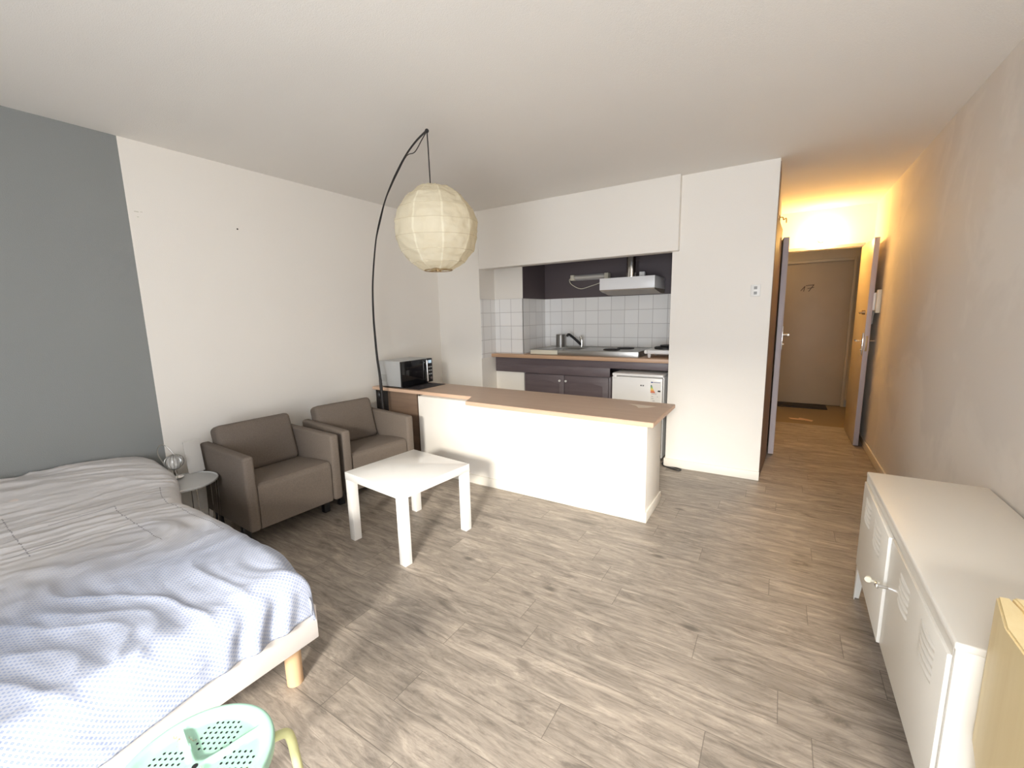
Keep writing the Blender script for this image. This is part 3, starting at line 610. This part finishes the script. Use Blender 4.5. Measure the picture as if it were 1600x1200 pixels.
# globe
bm = B(); cG = Vector((1.752, 1.895, 1.872)) - O; RG = 0.231; nu, nv = 108, 96; rings = []; uvL = {}; uvn = bm.loops.layers.uv.new('UVMap')
th0, th1 = 0.10, math.pi - 0.34; nr = 9
for j in range(nv + 1):
    th = th0 + (th1 - th0) * j / nv; ph_ = (th / math.pi * nr) % 1.0; row = []
    for i in range(nu):
        ph = 2 * math.pi * i / nu
        tilt = 0.10 * math.sin(ph - 0.6)
        phs = ((th + tilt * 0.5) / math.pi * nr) % 1.0
        r = RG * (1 - 0.010 * math.sin(phs * math.pi))
        gl = ((ph / (2 * math.pi) * 9) % 1.0) - 0.5; r *= 0.62 + 0.38 * math.cos(math.pi / 9) / math.cos(gl * 2 * math.pi / 9)
        r *= 1 + 0.05 * max(0, math.cos(th)) ** 6
        d = Vector((math.sin(th) * math.cos(ph), math.sin(th) * math.sin(ph), math.cos(th)))
        r += 0.006 * noise.noise(d * 2.2) + 0.006 * noise.noise(d * 6) + 0.0025 * noise.noise(d * 15)
        vv_ = bm.verts.new(cG + d * r); uvL[vv_] = (i, th); row.append(vv_)
    rings.append(row)
for a_, b_ in zip(rings, rings[1:]):
    for i in range(nu):
        f = bm.faces.new((a_[i], a_[(i + 1) % nu], b_[(i + 1) % nu], b_[i]))
        for lp in f.loops:
            iu, tv = uvL[lp.vert]; iu = nu if (i == nu - 1 and iu == 0) else iu
            lp[uvn].uv = (iu / nu, tv / math.pi)
sh = part('lamp_shade', bm, PAPER, t, 'cream paper globe', ang=80)
bm = B(); WIRE = mat('rib_wire', (0.58, 0.50, 0.34), 0.8)
for k_ in range(1, 9):
    th = math.pi * k_ / nr
    if th < th0 or th > th1: continue
    pts = []
    for i in range(109):
        ph = 2 * math.pi * i / 108; thh = th - 0.05 * math.sin(ph - 0.6)
        d = Vector((math.sin(thh) * math.cos(ph), math.sin(thh) * math.sin(ph), math.cos(thh))); gl = ((ph / (2 * math.pi) * 9) % 1.0) - 0.5; fr = (0.62 + 0.38 * math.cos(math.pi / 9) / math.cos(gl * 2 * math.pi / 9)) * (1 + 0.05 * max(0, math.cos(thh)) ** 6)
        pts.append(cG + d * (RG * fr + 0.0002 + 0.006 * noise.noise(d * 2.2) + 0.006 * noise.noise(d * 6) + 0.0025 * noise.noise(d * 15)))
    tube(bm, pts, 0.0011, n=5, k=1)
part('rib', bm, WIRE, sh)
bm = B(); zb_ = cG.z + RG * math.cos(th1); rb_ = RG * math.sin(th1)
tube(bm, [(cG.x + rb_ * math.cos(2 * math.pi * i / 32), cG.y + rb_ * math.sin(2 * math.pi * i / 32), zb_) for i in range(33)], 0.0025, n=6, k=1)
tube(bm, [(cG.x - rb_, cG.y, zb_), (cG.x + rb_, cG.y, zb_)], 0.002, n=6, k=1); cyl(bm, (cG.x, cG.y, zb_ - 0.006), (cG.x, cG.y, zb_ + 0.03), 0.016)
part('bottom_ring', bm, BRASS, sh)

# ---------------------------------------------------------------- bed
BX1, BY1, BY0 = 2.0, 0.835, -0.60
t = thing('bed', 'double bed with white board frame and round birch legs, head at the grey wall', 'bed')
bm = B(); box(bm, BX1 - 0.025, BX1, BY0, BY1, 0.20, 0.335, bev=0.003); part('foot_board', bm, BEDW, t)
for y0, y1 in ((BY0, BY0 + 0.025), (BY1 - 0.025, BY1)):
    bm = B(); box(bm, 0.02, BX1 - 0.025, y0, y1, 0.20, 0.335, bev=0.003); part('side_board', bm, BEDW, t)
bm = B(); box(bm, 0.03, BX1 - 0.03, BY0 + 0.03, BY1 - 0.03, 0.24, 0.30); part('slat_base', bm, BEDW, t)
for x_, y_ in ((1.90, 0.78), (1.90, BY0 + 0.07), (0.12, 0.76), (0.12, BY0 + 0.07)):
    bm = B(); cyl(bm, (x_, y_, 0.0), (x_, y_, 0.24), 0.029, 0.031, n=28); part('leg', bm, LEGW, t)
bm = B(); box(bm, 0.03, 1.972, BY0 + 0.01, BY1 + 0.006, 0.31, 0.452, bev=0.06, seg=6); part('mattress', bm, MATTR, t)

def drape(d, r):
    if d <= 0: return 0.0, 0.0
    if d < r * math.pi / 2: return r * math.sin(d / r), r * (1 - math.cos(d / r))
    e = d - r * math.pi / 2
    return r + 0.05 * e, r + e
def smst(a, b, x):
    t_ = min(1, max(0, (x - a) / (b - a))); return t_ * t_ * (3 - 2 * t_)
bm = B(); NU, NV = 270, 210; uvs = {}; grid = []
r_ = 0.085; XE, YEg = 1.925, 0.775
LU = XE + r_ * math.pi / 2 + 0.105 + 0.0; LV0 = BY0 - 0.05; LV1 = YEg + r_ * math.pi / 2 + 0.05
for i in range(NU + 1):
    row = []
    for j in range(NV + 1):
        u_ = 0.02 + (LU - 0.02) * i / NU; v_ = LV0 + (LV1 - LV0) * j / NV
        # hem runs a little uneven
        hem = 0.028 * noise.noise(Vector((v_ * 3.0, 1.0, 0))) * (1 - smst(YEg - 0.15, YEg, v_)); hem2 = 0.02 * noise.noise(Vector((u_ * 3.0, 4.0, 0)))
        headf = 1 - smst(0.35, 0.85, u_)
        ye = YEg + 0.115 * headf - 0.0 + 0.02 * (1 - smst(0.9, 1.9, u_)) - 0.045 * smst(1.75, 1.98, u_)
        vv = v_ + (0.115 * headf) * smst(0.2, LV1, v_)
        hx, dx_ = drape(u_ + hem * smst(XE - 0.1, LU, u_) - XE, r_); hy, dy_ = drape(vv + hem2 * smst(ye, LV1 + 0.1, vv) - ye, r_)
        x = min(u_, XE) + hx; y = min(vv, ye) + hy
        dy_ *= 1 - 0.6 * headf; drop = (dx_ ** 3 + dy_ ** 3) ** (1 / 3)
        zt = 0.500 + 0.10 * (1 - smst(0.12, 0.62, u_)) * (1 - 0.5 * smst(0.55, 1.0, v_)) + 0.045 * (1 - smst(0.0, 0.5, v_)) * (1 - smst(0.1, 0.7, u_)) + 0.02 * math.sin(u_ * 2.4) * math.sin(v_ * 3 + 1)
        # folds: across the bed at the head, fanning towards the far foot corner
        ang = R(84 - 42 * smst(0.8, 1.95, u_)); ca_, sa_ = math.cos(ang), math.sin(ang)
        al = u_ * ca_ + v_ * sa_; ac = -u_ * sa_ + v_ * ca_
        wv = Vector((al * 1.5, ac * 9.0, 0.0)); wq = noise.noise(Vector((u_ * 2.5, v_ * 2.5, 9.0)))
        n1 = noise.noise(wv + Vector((wq * 0.8, wq * 1.6, 3.0))); n2 = noise.noise(Vector((al * 3.0, ac * 22.0, 5.0)) + Vector((0, wq * 2, 0)))
        rid = (1 - abs(n1) * 2.4); rid = max(0, rid) ** 2
        amp = 0.55 + 0.75 * max(0, noise.noise(Vector((u_ * 1.6, v_ * 1.6, 20)) + Vector((0, 0, 0.2))) + 0.3)
        calm = 1 - 0.2 * smst(1.2, 1.7, u_)
        n3 = noise.noise(Vector((al * 4.0, ac * 40.0, 15.0)) + Vector((wq, wq * 3, 0))); n4 = noise.noise(Vector((u_ * 14, v_ * 14, 31.0)))
        midf = smst(0.25, 0.6, u_) * (1 - smst(1.3, 1.7, u_))
        dz = (0.012 * rid + 0.008 * n2) * amp * calm + 0.009 * wq + (0.005 * n3 + 0.003 * n4) * (0.6 + midf)
        side = min(1, drop / (r_ * 1.2))
        edge_f = 0.45 if side > 0.5 else 1.0
        # hanging gathers at the corner
        gath = 0.010 * math.sin(v_ * 60 + 6 * wq) * smst(0.40, 0.62, v_) * (1 - smst(YEg - 0.08, YEg + 0.02, v_)) * side
        x += (0.5 * dz * side if dx_ > dy_ else 0) + (gath if dx_ > 0 else 0); y += (0.6 * dz * side if dy_ >= dx_ and dy_ > 0 else 0)
        z = zt - drop + dz * (1 - 0.8 * side)
        vert = bm.verts.new((x, y, z)); row.append(vert); uvs[vert] = (u_, v_)
    grid.append(row)
uvl = bm.loops.layers.uv.new('UVMap')
for i in range(NU):
    for j in range(NV):
        f = bm.faces.new((grid[i][j], grid[i + 1][j], grid[i + 1][j + 1], grid[i][j + 1]))
        for lp in f.loops: lp[uvl].uv = uvs[lp.vert]
o = finish('duvet', bm, DUVET, ang=80)
sm = o.modifiers.new('thickness', 'SOLIDIFY'); sm.thickness = 0.016; sm.offset = -1
tag(o, 'rumpled white duvet with blue lozenge print towards the foot of the bed', 'duvet')
bm = B(); box(bm, 0.03, 0.40, -0.35, 0.42, 0.50, 0.60, bev=0.045, seg=4)
for v in bm.verts:
    k_ = 1 - max(abs((v.co.x - 0.215) / 0.2), abs((v.co.y - 0.03) / 0.4)) ** 3; v.co.z = 0.545 + (v.co.z - 0.545) * (0.35 + 0.65 * max(0, k_))
tag(finish('pillow', bm, PILLOW, ang=80), 'pink-white pillow under the duvet at the grey wall', 'pillow')

# ---------------------------------------------------------------- side table and what stands on it
t = thing('side_table', 'small round grey-white side table with wire legs between bed and armchair', 'side table', (0.412, 1.024, 0))
bm = B(); lathe(bm, [(0, 0.432), (0.172, 0.432), (0.175, 0.436), (0.176, 0.444), (0.173, 0.447), (0.168, 0.441), (0, 0.440)], n=48); part('tabletop', bm, mat('pale_grey_tray_enamel', (0.50, 0.50, 0.49), 0.4), t)
for k_ in range(12):
    a_ = 2 * math.pi * k_ / 12
    bm = B(); tube(bm, [(0.17 * math.cos(a_), 0.17 * math.sin(a_), 0.44), (0.165 * math.cos(a_), 0.165 * math.sin(a_), 0.22), (0.14 * math.cos(a_), 0.14 * math.sin(a_), 0.01)], 0.003, n=6, k=3); part('wire_leg', bm, CHROME, t)
bm = B(); tube(bm, [(0.14 * math.cos(2 * math.pi * i / 32), 0.14 * math.sin(2 * math.pi * i / 32), 0.004) for i in range(33)], 0.004, n=6, k=1); part('floor_ring', bm, CHROME, t)
t = thing('table_lamp', 'small clear glass lamp with a wire loop on the round side table', 'lamp', (0.30, 1.03, 0.447))
bm = B(); lathe(bm, [(0, 0), (0.038, 0), (0.04, 0.006), (0.012, 0.014), (0.009, 0.05), (0.018, 0.06), (0, 0.062)], n=28); part('base', bm, CHROME, t)
bm = B(); lathe(bm, [(0.012, 0.055), (0.026, 0.068), (0.038, 0.092), (0.040, 0.11), (0.031, 0.133), (0.017, 0.144), (0.0, 0.146)], n=28); part('glass_globe', bm, mat('smoky_glass', (0.85, 0.84, 0.82), 0.12, trans=0.6), t)
bm = B()
for k_ in range(8):
    a_ = math.pi * k_ / 8; tube(bm, [(0.050 * math.cos(a_) * s_, 0.050 * math.sin(a_) * s_, z_) for s_, z_ in ((0.3, 0.055), (0.8, 0.075), (1, 0.105), (0.75, 0.135), (0.0, 0.151), (-0.75, 0.135), (-1, 0.105), (-0.8, 0.075), (-0.3, 0.055))], 0.0015, n=5, k=3)
part('wire_cage', bm, STEEL, t)
bm = B(); tube(bm, [(-0.02, -0.045, 0.10), (-0.03, -0.065, 0.17), (-0.03, -0.05, 0.215), (-0.03, -0.02, 0.205), (0.0, 0.005, 0.15)], 0.003, n=6); part('wire_loop', bm, STEEL, t)
bm = B(); mt = Matrix.Translation((0.062, 1.125, 0.447)) @ Matrix.Rotation(R(-9), 4, 'Y'); box(bm, 0, 0.005, -0.055, 0.035, 0.0, 0.205, bev=0.001, mtx=mt)
bm.verts.ensure_lookup_table()
mt0 = Matrix.Translation((0.235, 0.028, 0)); [setattr(v, 'co', mt0 @ v.co) for v in bm.verts]
tag(finish('card', bm, mat('grey_beige_card', (0.47, 0.45, 0.42), 0.7)), 'upright grey-beige card standing behind the small glass lamp', 'card')

# ---------------------------------------------------------------- white metal cabinet
t = thing('metal_cabinet', 'low cream-white metal cabinet with louvred doors along the right wall', 'cabinet', (3.80, 1.255, 0))
LC, DC, Z0, Z1 = 1.224, 0.395, 0.165, 0.641
bm = B()
box(bm, 0, DC, 0, LC, Z1 - 0.02, Z1, bev=0.005, seg=3)                       # top
box(bm, 0.002, DC, 0, 0.012, Z0, Z1 - 0.018, bev=0.003); box(bm, 0.002, DC, LC - 0.012, LC, Z0, Z1 - 0.018, bev=0.003)
box(bm, DC - 0.012, DC, 0.012, LC - 0.012, Z0, Z1 - 0.018); box(bm, 0.002, DC, 0.012, LC - 0.012, Z0, Z0 + 0.012)
box(bm, 0.002, 0.018, 0.012, LC - 0.012, Z1 - 0.045, Z1 - 0.018); box(bm, 0.002, 0.018, 0.012, LC - 0.012, Z0 + 0.01, Z0 + 0.025)
part('body', bm, CABW, t)
def cab_door(parent, y0, y1, groups, hinge_y, ang):
    d = bpy.data.objects.new('door', None)
    bm = B(); z0, z1 = Z0 + 0.022, Z1 - 0.044
    box(bm, -0.006, 0.010, y0, y1, z0, z1, bev=0.002)
    piv = Matrix.Translation((0.004, hinge_y, 0)) @ Matrix.Rotation(ang, 4, 'Z') @ Matrix.Translation((-0.004, -hinge_y, 0))
    for g0, g1 in groups:
        for k in range(5):
            z = 0.462 + k * 0.0215
            # pressed louvre: a half round rib whose ends taper
            vs = []
            n = 8
            for e in range(n + 1):
                yy = g0 + (g1 - g0) * e / n; s_ = math.sin(math.pi * min(1, max(0.0, e / n))) ** 0.35 if 0 < e < n else 0.05
                vs.append([bm.verts.new((-0.006 - 0.006 * s_ * a_, yy, z + h_ * 0.0075)) for a_, h_ in ((0, -1), (0.8, -0.6), (1, 0.1), (0.5, 0.8), (0, 1))])
            for A_, B_ in zip(vs, vs[1:]):
                for i in range(4): bm.faces.new((A_[i], A_[i + 1], B_[i + 1], B_[i]))
    for v in bm.verts: v.co = piv @ v.co
    return part('door', bm, CABW, parent), piv
d1, p1 = cab_door(t, 0.016, 0.611, ((0.090, 0.215), (0.340, 0.462)), 0.016, 0.0)
d2, p2 = cab_door(t, 0.616, LC - 0.016, ((0.735, 0.885), (0.975, 1.118)), LC - 0.016, R(-0.85))
bm = B(); cyl(bm, (-0.006, 0.585, 0.425), (-0.034, 0.585, 0.425), 0.006); box(bm, -0.042, -0.033, 0.572, 0.600, 0.419, 0.433, bev=0.002); part('latch_handle', bm, CHROME, d1, 'small steel twist handle')
bm = B(); cyl(bm, (-0.02, 0.640, 0.41), (-0.045, 0.640, 0.41), 0.005); cyl(bm, (-0.052, 0.640, 0.41), (-0.050, 0.650, 0.41), 0.011); part('key', bm, PLAST, d2, 'key with ivory head in the lock')
for y0, y1 in ((0.0, 0.04), (LC - 0.04, LC)):
    for x0, x1 in ((0.0, 0.035), (DC - 0.035, DC)):
        bm = B()
        ya, yb_ = (y0, y1) if y0 == 0 else (y1, y0); s_ = 1 if y0 == 0 else -1; xa = x0 if x0 == 0 else x1; sx = 1 if x0 == 0 else -1
        # folded sheet leg: two tapering flanges
        prism(bm, [(xa, Z0), (xa + sx * 0.038, Z0), (xa + sx * 0.022, 0.0), (xa, 0.0)], ya, ya + s_ * 0.003, axis='y')
        prism(bm, [(ya, Z0), (ya + s_ * 0.038, Z0), (ya + s_ * 0.022, 0.0), (ya, 0.0)], xa, xa + sx * 0.003, axis='x')
        part('leg', bm, CABW, t)

# ---------------------------------------------------------------- pine chair corner at the right edge
t = thing('pine_chair', 'pale pine chair back at the near end of the white metal cabinet', 'chair', (0, 0, 0))
ZP = 0.78
bm = B(); prism(bm, [(3.846, 1.245), (3.822, 1.122), (3.828, 0.66), (3.862, 0.66), (3.860, 1.15), (3.872, 1.20), (3.868, 1.248)], 0.42, ZP, bev=0.004); part('side_rail', bm, PINE, t)
bm = B(); prism(bm, [(3.869, 1.248), (3.873, 1.195), (4.15, 1.20), (4.15, 1.25)], 0.42, ZP + 0.004, bev=0.004); part('back_rail', bm, PINE, t)
for x0, y0 in ((3.845, 1.16), (3.85, 0.68), (4.09, 1.13), (4.09, 0.68)):
    bm = B(); box(bm, x0, x0 + 0.04, y0, y0 + 0.04, 0.0, 0.45, bev=0.004); part('leg', bm, PINE, t)
bm = B(); box(bm, 3.86, 4.13, 0.67, 1.19, 0.40, 0.43, bev=0.006); part('seat', bm, PINE, t)
bm = B(); cyl(bm, (3.898, 1.226, ZP + 0.003), (3.898, 1.226, ZP + 0.0065), 0.007, n=14); part('screw', bm, STEEL, t, 'steel screw head')

# ---------------------------------------------------------------- mint metal stool
t = thing('metal_stool', 'mint green metal stool with perforated round seat and cream tube legs', 'stool', (2.42, 0.286, 0))
RS, ZS = 0.146, 0.462
def seat_z(r, a):
    """dished seat: rim, four sunken sectors between raised spokes, small hub"""
    e = smst(RS - 0.002, RS - 0.022, r) if False else 1 - smst(RS - 0.028, RS - 0.006, r)
    A = 4 * (a - SP0) / 2; s_ = abs(math.sin(A)) * r   # distance measure to the nearest spoke
    sect = smst(0.004, 0.020, s_) * smst(0.012, 0.03, r)
    return ZS - e * (0.004 + 0.010 * sect)
SP0 = R(77.6)
bm = B(); NR, NA = 30, 96; rings = []; cen = bm.verts.new((0, 0, seat_z(0, 0)))
for i in range(1, NR + 1):
    r = RS * i / NR; rings.append([bm.verts.new((r * math.cos(2 * math.pi * j / NA), r * math.sin(2 * math.pi * j / NA), seat_z(r, 2 * math.pi * j / NA))) for j in range(NA)])
for j in range(NA): bm.faces.new((cen, rings[0][j], rings[0][(j + 1) % NA]))
for a_, b_ in zip(rings, rings[1:]):
    for j in range(NA): bm.faces.new((a_[j], b_[j], b_[(j + 1) % NA], a_[(j + 1) % NA]))
last = rings[-1]
for dr, dz in ((0.003, -0.002), (0.004, -0.008), (0.002, -0.028), (-0.001, -0.030)):
    nw = [bm.verts.new(((RS + dr) * math.cos(2 * math.pi * j / NA), (RS + dr) * math.sin(2 * math.pi * j / NA), ZS + dz)) for j in range(NA)]
    for j in range(NA): bm.faces.new((last[j], nw[j], nw[(j + 1) % NA], last[(j + 1) % NA]))
    last = nw
st = part('seat', bm, MINT, t, ang=50)
bm = B()
for q_ in range(4):
    a0 = SP0 + q_ * math.pi / 2 + math.pi / 4; ux, uy = math.cos(a0), math.sin(a0); vx, vy = -uy, ux
    for i in range(7):
        for j in range(-3, 4):
            # rows square to the sector's own axis
            pu, pv = 0.046 + i * 0.0125, j * 0.0125
            x, y = ux * pu + vx * pv, uy * pu + vy * pv; r = math.hypot(x, y)
            if r > RS - 0.034 or abs(pv) > pu * 0.72: continue
            z = seat_z(r, math.atan2(y, x)); cyl(bm, (x, y, z - 0.004), (x, y, z + 0.0006), 0.0027, n=8)
cyl(bm, (0, 0, ZS - 0.01), (0, 0, ZS - 0.0035), 0.006, n=12)
o = part('perforation', bm, DARKH, st); o['kind'] = 'stuff'
for k_ in range(4):
    a_ = R(69) + k_ * math.pi / 2; c_, s_ = math.cos(a_), math.sin(a_)
    bm = B(); tube(bm, [(0.06 * c_, 0.06 * s_, ZS - 0.038), (0.135 * c_, 0.135 * s_, ZS - 0.036), (0.158 * c_, 0.158 * s_, ZS - 0.036), (0.173 * c_, 0.173 * s_, ZS - 0.042), (0.180 * c_, 0.180 * s_, ZS - 0.062), (0.186 * c_, 0.186 * s_, ZS - 0.12), (0.215 * c_, 0.215 * s_, 0.0)], 0.0105, n=14, k=6)
    part('leg', bm, YEL, t, 'cream-yellow tube leg')
